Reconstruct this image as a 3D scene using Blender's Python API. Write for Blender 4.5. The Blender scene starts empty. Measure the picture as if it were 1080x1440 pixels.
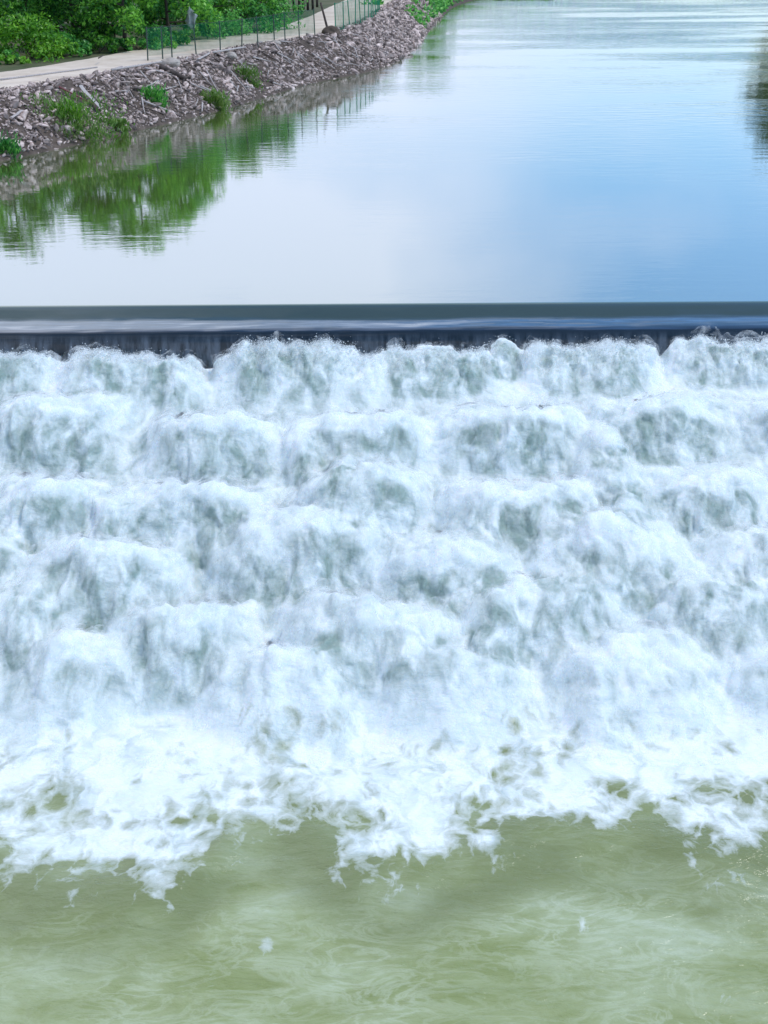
import bpy, bmesh, math, random
import numpy as np
from mathutils import Vector, Matrix, Euler, noise as mnoise

# ------------------------------------------------------------------ camera, sky, sun, exposure
scn = bpy.context.scene
COL = scn.collection
R = math.radians
CAM_Z, PITCH, ROLL = 12.0, 25.3, -0.35
cam_d = bpy.data.cameras.new("camera")
cam = bpy.data.objects.new("camera", cam_d)
COL.objects.link(cam)
cam_d.sensor_fit = 'VERTICAL'
cam_d.sensor_height = 36.0
cam_d.sensor_width = 27.0
FPX = 1738.0                                    # focal length in photo pixels
cam_d.lens = 36.0 * FPX / 1440.0
cam_d.clip_start = 0.1
cam_d.clip_end = 6000.0
CAM_M = Matrix.Translation((0, 0, CAM_Z)) @ Matrix.Rotation(R(90 - PITCH), 4, 'X') @ Matrix.Rotation(R(ROLL), 4, 'Z')
cam.matrix_world = CAM_M
scn.camera = cam

SUN_EL, SUN_AZ = 56.0, 88.0                     # azimuth from +y (upstream), negative = left
world = bpy.data.worlds.new("World")
scn.world = world
world.use_nodes = True
wn, wl = world.node_tree.nodes, world.node_tree.links
wn.clear()
w_out = wn.new('ShaderNodeOutputWorld')
w_bg = wn.new('ShaderNodeBackground')
w_bg.inputs['Strength'].default_value = 0.12
sky = wn.new('ShaderNodeTexSky')
sky.sky_type = 'NISHITA'
sky.sun_disc = False
sky.sun_elevation = R(SUN_EL)
sky.sun_rotation = R(SUN_AZ)
sky.air_density = 1.0
sky.dust_density = 0.0
sky.ozone_density = 4.0
tc = wn.new('ShaderNodeTexCoord')
mp = wn.new('ShaderNodeMapping')
mp.inputs['Scale'].default_value = (1.0, 1.0, 1.7)
mp.inputs['Location'].default_value = (7.7, 3.3, 1.5)
cn = wn.new('ShaderNodeTexNoise')
cn.inputs['Scale'].default_value = 2.6
cn.inputs['Detail'].default_value = 7
cn.inputs['Roughness'].default_value = 0.52
cn.inputs['Distortion'].default_value = 0.25
sep = wn.new('ShaderNodeSeparateXYZ')
ad = wn.new('ShaderNodeMath'); ad.operation = 'MULTIPLY_ADD'
ad.inputs[1].default_value = -0.62
cr = wn.new('ShaderNodeValToRGB')
cr.color_ramp.elements[0].position = 0.40
cr.color_ramp.elements[0].color = (0, 0, 0, 1)
cr.color_ramp.elements[1].position = 0.74
cr.color_ramp.elements[1].color = (1, 1, 1, 1)
mxw = wn.new('ShaderNodeMix'); mxw.data_type = 'RGBA'
mxw.inputs[7].default_value = (8.6, 9.6, 11.9, 1)
wl.new(tc.outputs['Generated'], mp.inputs['Vector'])
wl.new(mp.outputs['Vector'], cn.inputs['Vector'])
wl.new(tc.outputs['Generated'], sep.inputs[0])
wl.new(sep.outputs['X'], ad.inputs[0])
ad2 = wn.new('ShaderNodeMath'); ad2.operation = 'MULTIPLY_ADD'
ad2.inputs[1].default_value = -0.42
ad3 = wn.new('ShaderNodeMath'); ad3.operation = 'ADD'; ad3.inputs[1].default_value = 0.245
wl.new(cn.outputs['Fac'], ad3.inputs[0])
wl.new(sep.outputs['Z'], ad2.inputs[0])
wl.new(ad3.outputs[0], ad2.inputs[2])
wl.new(ad2.outputs[0], ad.inputs[2])
wl.new(ad.outputs[0], cr.inputs['Fac'])
wl.new(cr.outputs['Color'], mxw.inputs[0])
hsv = wn.new('ShaderNodeHueSaturation')
hsv.inputs['Saturation'].default_value = 1.12
hsv.inputs['Value'].default_value = 1.75
wl.new(sky.outputs['Color'], hsv.inputs['Color'])
wl.new(hsv.outputs['Color'], mxw.inputs[6])
wl.new(mxw.outputs[2], w_bg.inputs['Color'])
wl.new(w_bg.outputs[0], w_out.inputs['Surface'])

sun_d = bpy.data.lights.new("sun", 'SUN')
sun_d.energy = 2.3
sun_d.angle = R(16)
sun_d.color = (1.0, 0.96, 0.9)
sun = bpy.data.objects.new("sun", sun_d)
COL.objects.link(sun)
_a = R(SUN_AZ)
sdir = Vector((math.sin(_a) * math.cos(R(SUN_EL)), math.cos(_a) * math.cos(R(SUN_EL)), math.sin(R(SUN_EL))))
sun.rotation_euler = sdir.to_track_quat('Z', 'Y').to_euler()
sun.location = (0, 0, 60)

scn.view_settings.view_transform = 'Standard'
scn.view_settings.look = 'None'
scn.view_settings.exposure = -0.12
scn.view_settings.gamma = 1.0
scn.render.engine = 'CYCLES'
scn.cycles.max_bounces = 8
scn.cycles.diffuse_bounces = 5
scn.cycles.transparent_max_bounces = 12
scn.cycles.use_denoising = True

rng = np.random.default_rng(7)
random.seed(7)


# ------------------------------------------------------------------ helpers
def ray(px, py):
    d = Vector(((px - 540.0) / FPX, -(py - 720.0) / FPX, -1.0))
    return (CAM_M.to_3x3() @ d).normalized()


def at(px, py, z):
    d = ray(px, py)
    t = (z - CAM_Z) / d.z
    return Vector((d.x * t, d.y * t, z))


def tag(o, label=None, cat=None, group=None, kind=None):
    if label: o['label'] = label
    if cat: o['category'] = cat
    if group: o['group'] = group
    if kind: o['kind'] = kind
    return o


def empty(name, loc, rz=0.0):
    o = bpy.data.objects.new(name, None)
    o.location = loc
    o.rotation_euler = (0, 0, rz)
    o.empty_display_size = 0.2
    COL.objects.link(o)
    return o


def link(name, me, mat=None, parent=None, smooth=False):
    o = bpy.data.objects.new(name, me)
    COL.objects.link(o)
    if mat and not me.materials:
        me.materials.append(mat)
    if parent is not None:
        o.parent = parent
    if smooth:
        me.polygons.foreach_set('use_smooth', np.ones(len(me.polygons), dtype=bool))
    return o


def np_mesh(name, verts, faces):
    """faces: (n,3) or (n,4) int array"""
    me = bpy.data.meshes.new(name)
    verts = np.asarray(verts, dtype=np.float32)
    faces = np.asarray(faces, dtype=np.int32)
    n, k = faces.shape
    me.vertices.add(len(verts))
    me.vertices.foreach_set('co', verts.ravel())
    me.loops.add(n * k)
    me.loops.foreach_set('vertex_index', faces.ravel())
    me.polygons.add(n)
    me.polygons.foreach_set('loop_start', np.arange(0, n * k, k, dtype=np.int32))
    me.polygons.foreach_set('loop_total', np.full(n, k, dtype=np.int32))
    me.update(calc_edges=True)
    return me


def grid_faces(nr, nc):
    i = np.arange(nr * nc).reshape(nr, nc)
    return np.stack([i[:-1, :-1], i[:-1, 1:], i[1:, 1:], i[1:, :-1]], -1).reshape(-1, 4)


def attr(me, name, vals):
    a = me.attributes.new(name, 'FLOAT', 'POINT')
    a.data.foreach_set('value', np.asarray(vals, dtype=np.float32).ravel())


_perm = np.random.default_rng(3).permutation(256).astype(np.int32)
_perm = np.concatenate([_perm, _perm])
_ga = np.random.default_rng(4).random(256) * 2 * np.pi
_gx, _gy = np.cos(_ga).astype(np.float32), np.sin(_ga).astype(np.float32)


def perlin(x, y):
    x = np.asarray(x, dtype=np.float32); y = np.asarray(y, dtype=np.float32)
    xf = np.floor(x); yf = np.floor(y)
    xi = xf.astype(np.int32) & 255; yi = yf.astype(np.int32) & 255
    fx = x - xf; fy = y - yf
    u = fx * fx * fx * (fx * (fx * 6 - 15) + 10)
    v = fy * fy * fy * (fy * (fy * 6 - 15) + 10)

    def g(dx, dy):
        h = _perm[_perm[(xi + dx) & 255] + ((yi + dy) & 255)]
        return _gx[h] * (fx - dx) + _gy[h] * (fy - dy)
    a = g(0, 0); b = g(1, 0); c = g(0, 1); d = g(1, 1)
    return (a + u * (b - a) + v * ((c + u * (d - c)) - (a + u * (b - a)))) * 1.5


def fbm(x, y, oct=4, gain=0.5, lac=2.03):
    s = 0; a = 1.0; t = 0
    for i in range(oct):
        s = s + a * perlin(x + 17.3 * i, y - 9.1 * i)
        t += a; a *= gain; x = x * lac; y = y * lac
    return s / t


def sstep(a, b, x):
    t = np.clip((x - a) / (b - a), 0, 1)
    return t * t * (3 - 2 * t)


# ------------------------------------------------------------------ materials
def new_mat(name):
    m = bpy.data.materials.new(name)
    m.use_nodes = True
    nt = m.node_tree
    nt.nodes.clear()
    out = nt.nodes.new('ShaderNodeOutputMaterial')
    return m, nt, nt.nodes, nt.links, out


def N(ns, t, **kw):
    n = ns.new(t)
    for k, v in kw.items():
        if hasattr(n, k):
            setattr(n, k, v)
        else:
            n.inputs[k].default_value = v
    return n


def mixrgb(ns, ls, fac, a, b):
    m = ns.new('ShaderNodeMix'); m.data_type = 'RGBA'
    for sock, v in ((0, fac), (6, a), (7, b)):
        if hasattr(v, 'node'):
            ls.new(v, m.inputs[sock])
        else:
            m.inputs[sock].default_value = v if sock == 0 else (*v, 1)
    return m.outputs[2]


def math_n(ns, ls, op, a, b=None, c=None, clamp=False):
    m = ns.new('ShaderNodeMath'); m.operation = op; m.use_clamp = clamp
    for i, v in enumerate((a, b, c)):
        if v is None: continue
        if hasattr(v, 'node'): ls.new(v, m.inputs[i])
        else: m.inputs[i].default_value = v
    return m.outputs[0]


def ramp(ns, ls, fac, pts):
    r = ns.new('ShaderNodeValToRGB')
    e = r.color_ramp.elements
    while len(e) < len(pts): e.new(0.5)
    for el, (p, c) in zip(e, pts):
        el.position = p
        el.color = (*c, 1) if isinstance(c, tuple) else (c, c, c, 1)
    ls.new(fac, r.inputs['Fac'])
    return r.outputs['Color']


def mapping(ns, ls, scale=(1, 1, 1), loc=(0, 0, 0), rot=(0, 0, 0), coord='Object'):
    t = ns.new('ShaderNodeTexCoord')
    m = ns.new('ShaderNodeMapping')
    m.inputs['Scale'].default_value = scale
    m.inputs['Location'].default_value = loc
    m.inputs['Rotation'].default_value = rot
    ls.new(t.outputs[coord], m.inputs['Vector'])
    return m.outputs['Vector']


def simple_mat(name, c1, c2, scale=3.0, rough=0.85, bump=0.2, detail=6, island=0.0, coord='Object', stretch=(1, 1, 1), spec=0.3):
    m, nt, ns, ls, out = new_mat(name)
    v = mapping(ns, ls, stretch, coord=coord)
    n = N(ns, 'ShaderNodeTexNoise', Scale=scale, Detail=detail, Roughness=0.6)
    ls.new(v, n.inputs['Vector'])
    f = ramp(ns, ls, n.outputs['Fac'], [(0.32, 0.0), (0.68, 1.0)])
    col = mixrgb(ns, ls, f, c1, c2)
    if island > 0:
        g = ns.new('ShaderNodeNewGeometry')
        oi = ns.new('ShaderNodeObjectInfo')
        r = math_n(ns, ls, 'ADD', g.outputs['Random Per Island'], oi.outputs['Random'])
        r = math_n(ns, ls, 'FRACT', r)
        k = math_n(ns, ls, 'MULTIPLY_ADD', r, 2 * island, 1 - island)
        hs = ns.new('ShaderNodeHueSaturation')
        ls.new(col, hs.inputs['Color']); ls.new(k, hs.inputs['Value'])
        col = hs.outputs['Color']
    p = N(ns, 'ShaderNodeBsdfPrincipled', Roughness=rough)
    p.inputs['Specular IOR Level'].default_value = spec
    ls.new(col, p.inputs['Base Color'])
    if bump > 0:
        b = N(ns, 'ShaderNodeBump', Strength=bump, Distance=0.1)
        ls.new(n.outputs['Fac'], b.inputs['Height'])
        ls.new(b.outputs[0], p.inputs['Normal'])
    ls.new(p.outputs[0], out.inputs['Surface'])
    return m


def leaf_mat(name, c1, c2, c3):
    m, nt, ns, ls, out = new_mat(name)
    g = ns.new('ShaderNodeNewGeometry')
    oi = ns.new('ShaderNodeObjectInfo')
    v = mapping(ns, ls)
    n = N(ns, 'ShaderNodeTexNoise', Scale=0.75, Detail=3)
    ls.new(v, n.inputs['Vector'])
    r = math_n(ns, ls, 'MULTIPLY_ADD', g.outputs['Random Per Island'], 0.55, n.outputs['Fac'])
    r = math_n(ns, ls, 'MULTIPLY_ADD', oi.outputs['Random'], 0.25, r)
    col = ramp(ns, ls, r, [(0.52, c1), (0.84, c2), (1.0, c3)])  # wide tone spread paints lit leaves and dark gaps into the foliage
    d = N(ns, 'ShaderNodeBsdfDiffuse')
    t = N(ns, 'ShaderNodeBsdfTranslucent')
    gl = N(ns, 'ShaderNodeBsdfGlossy', Roughness=0.45)
    gl.inputs['Color'].default_value = (1, 1, 1, 1)
    ls.new(col, d.inputs['Color']); ls.new(col, t.inputs['Color'])
    a = ns.new('ShaderNodeMixShader'); a.inputs[0].default_value = 0.42
    ls.new(d.outputs[0], a.inputs[1]); ls.new(t.outputs[0], a.inputs[2])
    b = ns.new('ShaderNodeMixShader'); b.inputs[0].default_value = 0.03
    ls.new(a.outputs[0], b.inputs[1]); ls.new(gl.outputs[0], b.inputs[2])
    ls.new(b.outputs[0], out.inputs['Surface'])
    return m


def river_mat():
    m, nt, ns, ls, out = new_mat('river_surface')
    v = mapping(ns, ls)
    big = N(ns, 'ShaderNodeTexNoise', Scale=0.03, Detail=3)
    ls.new(v, big.inputs['Vector'])
    body = mixrgb(ns, ls, big.outputs['Fac'], (0.095, 0.140, 0.028), (0.130, 0.180, 0.050))
    sh = N(ns, 'ShaderNodeAttribute', attribute_name='sheet')
    body = mixrgb(ns, ls, sh.outputs['Fac'], body, (0.050, 0.078, 0.072))
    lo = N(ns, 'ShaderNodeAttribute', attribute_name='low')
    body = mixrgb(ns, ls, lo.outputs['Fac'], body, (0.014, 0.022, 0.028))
    fl = N(ns, 'ShaderNodeAttribute', attribute_name='fall')
    vf = mapping(ns, ls, (2.6, 0.5, 0.5))
    fn = N(ns, 'ShaderNodeTexNoise', Scale=1.6, Detail=6, Roughness=0.65)
    ls.new(vf, fn.inputs['Vector'])
    ff = ramp(ns, ls, fn.outputs['Fac'], [(0.40, 0.0), (0.80, 0.6)])
    ff = math_n(ns, ls, 'MULTIPLY', ff, fl.outputs['Fac'])
    body = mixrgb(ns, ls, ff, body, (0.30, 0.38, 0.47))
    d = N(ns, 'ShaderNodeBsdfDiffuse')
    ls.new(body, d.inputs['Color'])
    gl = N(ns, 'ShaderNodeBsdfGlossy', Roughness=0.035)
    gl.inputs['Color'].default_value = (0.97, 0.98, 1.0, 1)
    lw = N(ns, 'ShaderNodeLayerWeight', Blend=0.5)
    fac = ramp(ns, ls, lw.outputs['Facing'], [(0.0, 0.03), (0.30, 0.06), (0.62, 0.46), (0.75, 0.66), (0.95, 0.86)])
    # ripples: calm by the weir, wind ruffled patches farther up the river
    v2 = mapping(ns, ls, (0.55, 1.6, 1.0))
    n1 = N(ns, 'ShaderNodeTexNoise', Scale=0.9, Detail=4, Roughness=0.55)
    ls.new(v2, n1.inputs['Vector'])
    v3 = mapping(ns, ls, (0.10, 0.35, 1.0))
    n2 = N(ns, 'ShaderNodeTexNoise', Scale=0.25, Detail=4, Roughness=0.6)
    ls.new(v3, n2.inputs['Vector'])
    at_ = N(ns, 'ShaderNodeAttribute', attribute_name='ruffle')
    patch = ramp(ns, ls, n2.outputs['Fac'], [(0.42, 0.15), (0.62, 1.0)])
    st = math_n(ns, ls, 'MULTIPLY', at_.outputs['Fac'], patch)
    b1 = N(ns, 'ShaderNodeBump', Distance=0.10)
    ls.new(st, b1.inputs['Strength'])
    ls.new(n1.outputs['Fac'], b1.inputs['Height'])
    nf = N(ns, 'ShaderNodeTexNoise', Scale=2.6, Detail=2, Roughness=0.5)
    ls.new(v2, nf.inputs['Vector'])
    b2 = N(ns, 'ShaderNodeBump', Distance=0.02, Strength=0.05)
    ls.new(nf.outputs['Fac'], b2.inputs['Height'])
    ls.new(b1.outputs[0], b2.inputs['Normal'])
    ls.new(b2.outputs[0], gl.inputs['Normal'])
    mx = ns.new('ShaderNodeMixShader')
    ls.new(fac, mx.inputs[0]); ls.new(d.outputs[0], mx.inputs[1]); ls.new(gl.outputs[0], mx.inputs[2])
    ls.new(mx.outputs[0], out.inputs['Surface'])
    return m


def whitewater_mat():
    m, nt, ns, ls, out = new_mat('white_water')
    cov = N(ns, 'ShaderNodeAttribute', attribute_name='foam').outputs['Fac']
    thin = N(ns, 'ShaderNodeAttribute', attribute_name='thin').outputs['Fac']  # thin fall faces and the painted shade of the hollows
    # --- warped coordinates
    v = mapping(ns, ls)
    wq = N(ns, 'ShaderNodeTexNoise', Scale=0.9, Detail=4, Roughness=0.55)
    ls.new(v, wq.inputs['Vector'])
    wsub = ns.new('ShaderNodeVectorMath'); wsub.operation = 'SUBTRACT'
    ls.new(wq.outputs['Color'], wsub.inputs[0]); wsub.inputs[1].default_value = (0.5, 0.5, 0.5)
    wsc = ns.new('ShaderNodeVectorMath'); wsc.operation = 'SCALE'
    ls.new(wsub.outputs[0], wsc.inputs[0]); wsc.inputs['Scale'].default_value = 1.05
    wadd = ns.new('ShaderNodeVectorMath'); wadd.operation = 'ADD'
    ls.new(v, wadd.inputs[0]); ls.new(wsc.outputs[0], wadd.inputs[1])
    flat = ns.new('ShaderNodeVectorMath'); flat.operation = 'MULTIPLY'
    ls.new(wadd.outputs[0], flat.inputs[0]); flat.inputs[1].default_value = (1.2, 0.85, 0.3)
    # --- foam lace: cell borders at two sizes plus torn noise
    def lace(scale, width):
        vo = N(ns, 'ShaderNodeTexVoronoi', Scale=scale)
        vo.feature = 'DISTANCE_TO_EDGE'
        ls.new(flat.outputs[0], vo.inputs['Vector'])
        return vo.outputs['Distance']
    l1 = lace(0.62, 0.1); l2 = lace(1.9, 0.1)
    nz = N(ns, 'ShaderNodeTexNoise', Scale=2.2, Detail=7, Roughness=0.65)
    ls.new(flat.outputs[0], nz.inputs['Vector'])
    # threshold grows with coverage: lace value = cov*1.3 - dist - noise
    e1 = math_n(ns, ls, 'MULTIPLY', l1, 1.5)
    e2 = math_n(ns, ls, 'MULTIPLY', l2, 0.9)
    e = math_n(ns, ls, 'MINIMUM', e1, e2)
    e = math_n(ns, ls, 'MULTIPLY_ADD', nz.outputs['Fac'], 0.9, e)
    t = math_n(ns, ls, 'SUBTRACT', cov, e)
    foam = ramp(ns, ls, t, [(-0.0, 0.0), (0.09, 0.30), (0.42, 1.0)])
    # offset so that cov 0.35 starts the lace
    # --- colours of thick and thin foam, with shading painted into the white
    vs = mapping(ns, ls, (1.0, 0.45, 0.7))
    st = N(ns, 'ShaderNodeTexNoise', Scale=1.7, Detail=5, Roughness=0.58, Distortion=0.5)
    ls.new(vs, st.inputs['Vector'])
    tf = math_n(ns, ls, 'MULTIPLY_ADD', st.outputs['Fac'], 3.4, -1.10)
    tf = math_n(ns, ls, 'MULTIPLY', tf, thin, clamp=True)
    mo = N(ns, 'ShaderNodeTexNoise', Scale=1.6, Detail=6, Roughness=0.58, Distortion=0.6)
    ls.new(flat.outputs[0], mo.inputs['Vector'])
    mo_f = ramp(ns, ls, mo.outputs['Fac'], [(0.42, 0.0), (0.72, 0.75)])  # thinner foam mottle that also paints shading structure
    m2 = N(ns, 'ShaderNodeTexNoise', Scale=0.5, Detail=2)
    ls.new(v, m2.inputs['Vector'])
    m2f = ramp(ns, ls, m2.outputs['Fac'], [(0.35, 0.25), (0.65, 1.0)])
    mo_f = math_n(ns, ls, 'MULTIPLY', mo_f, m2f)
    tf = math_n(ns, ls, 'MAXIMUM', tf, mo_f)
    foam_c = mixrgb(ns, ls, tf, (0.895, 0.965, 0.96), (0.31, 0.41, 0.365))
    # --- green turbid water below
    vp = mapping(ns, ls, (0.5, 1.2, 1.0))
    gp = N(ns, 'ShaderNodeTexNoise', Scale=0.75, Detail=8, Roughness=0.62, Distortion=0.35)
    ls.new(vp, gp.inputs['Vector'])
    gcol = ramp(ns, ls, gp.outputs['Fac'], [(0.28, (0.22, 0.265, 0.085)), (0.46, (0.31, 0.36, 0.165)), (0.60, (0.385, 0.445, 0.25)), (0.78, (0.54, 0.61, 0.45))])
    dp = N(ns, 'ShaderNodeAttribute', attribute_name='clear').outputs['Fac']
    gcol = mixrgb(ns, ls, dp, gcol, (0.20, 0.235, 0.10))
    # finer pale curls of bubbles drifting under the surface
    cu = N(ns, 'ShaderNodeTexNoise', Scale=1.5, Detail=5, Roughness=0.6, Distortion=1.6)
    ls.new(vp, cu.inputs['Vector'])
    cd = math_n(ns, ls, 'SUBTRACT', cu.outputs['Fac'], 0.5)
    cd = math_n(ns, ls, 'ABSOLUTE', cd)
    cl = ramp(ns, ls, cd, [(0.0, 0.34), (0.07, 0.0)])
    cl = math_n(ns, ls, 'MULTIPLY', cl, math_n(ns, ls, 'SUBTRACT', 1.0, dp))
    cl = math_n(ns, ls, 'MULTIPLY', cl, m2f)
    gcol = mixrgb(ns, ls, cl, gcol, (0.62, 0.69, 0.52))
    col = mixrgb(ns, ls, foam, gcol, foam_c)
    p = N(ns, 'ShaderNodeBsdfPrincipled')
    ls.new(col, p.inputs['Base Color'])
    rg = math_n(ns, ls, 'MULTIPLY_ADD', foam, 0.53, 0.17)
    ls.new(rg, p.inputs['Roughness'])
    p.inputs['IOR'].default_value = 1.33
    sw = math_n(ns, ls, 'MULTIPLY', foam, 0.8)
    ls.new(sw, p.inputs['Subsurface Weight'])
    p.inputs['Subsurface Radius'].default_value = (0.25, 0.3, 0.35)
    p.inputs['Subsurface Scale'].default_value = 0.5
    # --- fine bump
    fb = N(ns, 'ShaderNodeTexNoise', Scale=9.0, Detail=8, Roughness=0.7)
    ls.new(vs, fb.inputs['Vector'])
    hb = math_n(ns, ls, 'MULTIPLY', fb.outputs['Fac'], foam)
    b = N(ns, 'ShaderNodeBump', Strength=0.18, Distance=0.08)
    ls.new(hb, b.inputs['Height'])
    wb = N(ns, 'ShaderNodeTexNoise', Scale=2.8, Detail=4, Roughness=0.6, Distortion=0.3)
    ls.new(vp, wb.inputs['Vector'])
    b2 = N(ns, 'ShaderNodeBump', Strength=0.6, Distance=0.2)
    ls.new(wb.outputs['Fac'], b2.inputs['Height'])
    ls.new(b.outputs[0], b2.inputs['Normal'])
    ls.new(b2.outputs[0], p.inputs['Normal'])
    ls.new(p.outputs[0], out.inputs['Surface'])
    return m


def froth_mat():
    m, nt, ns, ls, out = new_mat('froth')
    lv = N(ns, 'ShaderNodeAttribute', attribute_name='level').outputs['Fac']
    pf = N(ns, 'ShaderNodeAttribute', attribute_name='puff').outputs['Fac']
    v = mapping(ns, ls, (1.0, 0.55, 0.8))
    n = N(ns, 'ShaderNodeTexNoise', Scale=2.6, Detail=5, Roughness=0.58, Distortion=0.3)
    ls.new(v, n.inputs['Vector'])
    t = math_n(ns, ls, 'MULTIPLY_ADD', lv, -0.20, n.outputs['Fac'])
    t = math_n(ns, ls, 'MULTIPLY_ADD', pf, 0.16, t)
    a = ramp(ns, ls, t, [(0.44, 0.0), (0.74, 0.45)])
    d = N(ns, 'ShaderNodeBsdfDiffuse'); d.inputs['Color'].default_value = (0.94, 0.975, 0.97, 1)
    tl = N(ns, 'ShaderNodeBsdfTranslucent'); tl.inputs['Color'].default_value = (0.94, 0.975, 0.97, 1)
    b = ns.new('ShaderNodeMixShader'); b.inputs[0].default_value = 0.45
    ls.new(d.outputs[0], b.inputs[1]); ls.new(tl.outputs[0], b.inputs[2])
    tr = N(ns, 'ShaderNodeBsdfTransparent')
    mx = ns.new('ShaderNodeMixShader')
    ls.new(a, mx.inputs[0]); ls.new(tr.outputs[0], mx.inputs[1]); ls.new(b.outputs[0], mx.inputs[2])
    ls.new(mx.outputs[0], out.inputs['Surface'])
    return m


M = {}
M['froth'] = froth_mat()


def drop_mat():
    m, nt, ns, ls, out = new_mat('spray_drops')
    d = N(ns, 'ShaderNodeBsdfDiffuse'); d.inputs['Color'].default_value = (0.94, 0.975, 0.97, 1)
    tl = N(ns, 'ShaderNodeBsdfTranslucent'); tl.inputs['Color'].default_value = (0.94, 0.975, 0.97, 1)
    b = ns.new('ShaderNodeMixShader'); b.inputs[0].default_value = 0.5
    ls.new(d.outputs[0], b.inputs[1]); ls.new(tl.outputs[0], b.inputs[2])
    ls.new(b.outputs[0], out.inputs['Surface'])
    return m


M['drops'] = drop_mat()
M['river'] = river_mat()
M['foam'] = whitewater_mat()
M['concrete'] = simple_mat('weir_concrete', (0.02, 0.022, 0.02), (0.07, 0.075, 0.06), 1.2, 0.6)
M['wall'] = simple_mat('wall_concrete', (0.22, 0.21, 0.19), (0.34, 0.33, 0.30), 0.8, 0.85)
M['ground'] = simple_mat('ground_soil', (0.060, 0.085, 0.030), (0.15, 0.14, 0.08), 0.25, 0.95, 0.4)
M['bank'] = simple_mat('bank_soil', (0.060, 0.046, 0.036), (0.15, 0.115, 0.09), 1.6, 0.95, 0.6)  # soil deepened so its colour gives the shade in crevices between stones
M['road'] = simple_mat('road_dirt', (0.56, 0.455, 0.345), (0.76, 0.65, 0.53), 0.5, 0.95, 0.3)
M['rock'] = simple_mat('rock_stone', (0.19, 0.14, 0.115), (0.64, 0.52, 0.465), 2.5, 0.9, 0.4, island=0.62)
M['wood'] = simple_mat('wood_grey', (0.34, 0.29, 0.26), (0.60, 0.55, 0.52), 3.0, 0.9, 0.3, stretch=(8, 1, 8))
M['darkwood'] = simple_mat('wood_dark', (0.05, 0.04, 0.035), (0.13, 0.10, 0.085), 3.0, 0.9, 0.3)
M['bark'] = simple_mat('bark', (0.035, 0.030, 0.024), (0.085, 0.07, 0.055), 4.0, 0.95, 0.6, stretch=(3, 3, .6))
M['steel'] = simple_mat('post_steel', (0.035, 0.06, 0.05), (0.07, 0.10, 0.085), 5.0, 0.6, 0.1)
M['greenpost'] = simple_mat('post_green', (0.01, 0.20, 0.11), (0.02, 0.28, 0.16), 5.0, 0.6, 0.1)
M['leaf'] = leaf_mat('leaf_dark', (0.008, 0.060, 0.008), (0.065, 0.28, 0.024), (0.24, 0.60, 0.06))
M['leafb'] = leaf_mat('leaf_bright', (0.05, 0.20, 0.010), (0.14, 0.42, 0.02), (0.30, 0.62, 0.06))
M['leafm'] = leaf_mat('leaf_mid', (0.012, 0.085, 0.016), (0.060, 0.32, 0.055), (0.22, 0.60, 0.11))
M['leafr'] = leaf_mat('leaf_shaded', (0.012, 0.030, 0.014), (0.030, 0.060, 0.030), (0.06, 0.10, 0.05))  # leaf colour darkened to stand for the shaded side mirrored in the river
M['grass'] = leaf_mat('grass_blade', (0.07, 0.17, 0.02), (0.14, 0.29, 0.04), (0.27, 0.40, 0.11))
M['white'] = simple_mat('sheet_white', (0.22, 0.26, 0.27), (0.45, 0.50, 0.52), 2.0, 0.7, 0.1)


def net_mat(lo=0.16, hi=0.34):
    m, nt, ns, ls, out = new_mat('green_netting')
    v = mapping(ns, ls, (1, 1, 1), coord='UV')
    ck = N(ns, 'ShaderNodeTexNoise', Scale=1.3, Detail=2)
    ls.new(v, ck.inputs['Vector'])
    f = ramp(ns, ls, ck.outputs['Fac'], [(0.3, lo), (0.7, hi)])
    d = N(ns, 'ShaderNodeBsdfDiffuse'); d.inputs['Color'].default_value = (0.02, 0.21, 0.11, 1)
    tl = N(ns, 'ShaderNodeBsdfTranslucent'); tl.inputs['Color'].default_value = (0.02, 0.21, 0.11, 1)
    a = ns.new('ShaderNodeMixShader'); a.inputs[0].default_value = 0.4
    ls.new(d.outputs[0], a.inputs[1]); ls.new(tl.outputs[0], a.inputs[2])
    t = N(ns, 'ShaderNodeBsdfTransparent')
    mx = ns.new('ShaderNodeMixShader')
    ls.new(f, mx.inputs[0]); ls.new(t.outputs[0], mx.inputs[1]); ls.new(a.outputs[0], mx.inputs[2])
    ls.new(mx.outputs[0], out.inputs['Surface'])
    return m


M['net'] = net_mat()
M['netfar'] = net_mat(0.30, 0.5)

# ------------------------------------------------------------------ layout of the river
YC = at(540, 427, 0).y                           # where the flat water starts to bend over the weir
Y0 = YC - 1.95                                   # foot of the smooth sheet, head of the chute
Z_POOL = -5.0
CH_L = 15.6                                      # chute length

# left waterline from the photo, extended both ways
wl_px = [(0, 226), (90, 207), (180, 186), (300, 157), (430, 119), (530, 97), (580, 70), (602, 42), (622, 22), (655, 3)]
wlp = [at(x, y, 0) for x, y in wl_px]
WL = [Vector((-34, YC - 60, 0)), Vector((-34, YC - 5, 0)), Vector((-33, YC + 8, 0)), Vector((-28.5, 60, 0))] + wlp + \
     [Vector((34, 300, 0)), Vector((80, 370, 0)), Vector((180, 450, 0)), Vector((420, 560, 0)), Vector((1200, 700, 0))]
WR = [Vector((46, YC - 60, 0)), Vector((46, YC - 5, 0)), Vector((46, 80, 0)), Vector((47, 130, 0)), Vector((58, 175, 0)), Vector((80, 250, 0)),
      Vector((120, 320, 0)), Vector((240, 400, 0)), Vector((500, 480, 0)), Vector((1250, 600, 0))]


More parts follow.
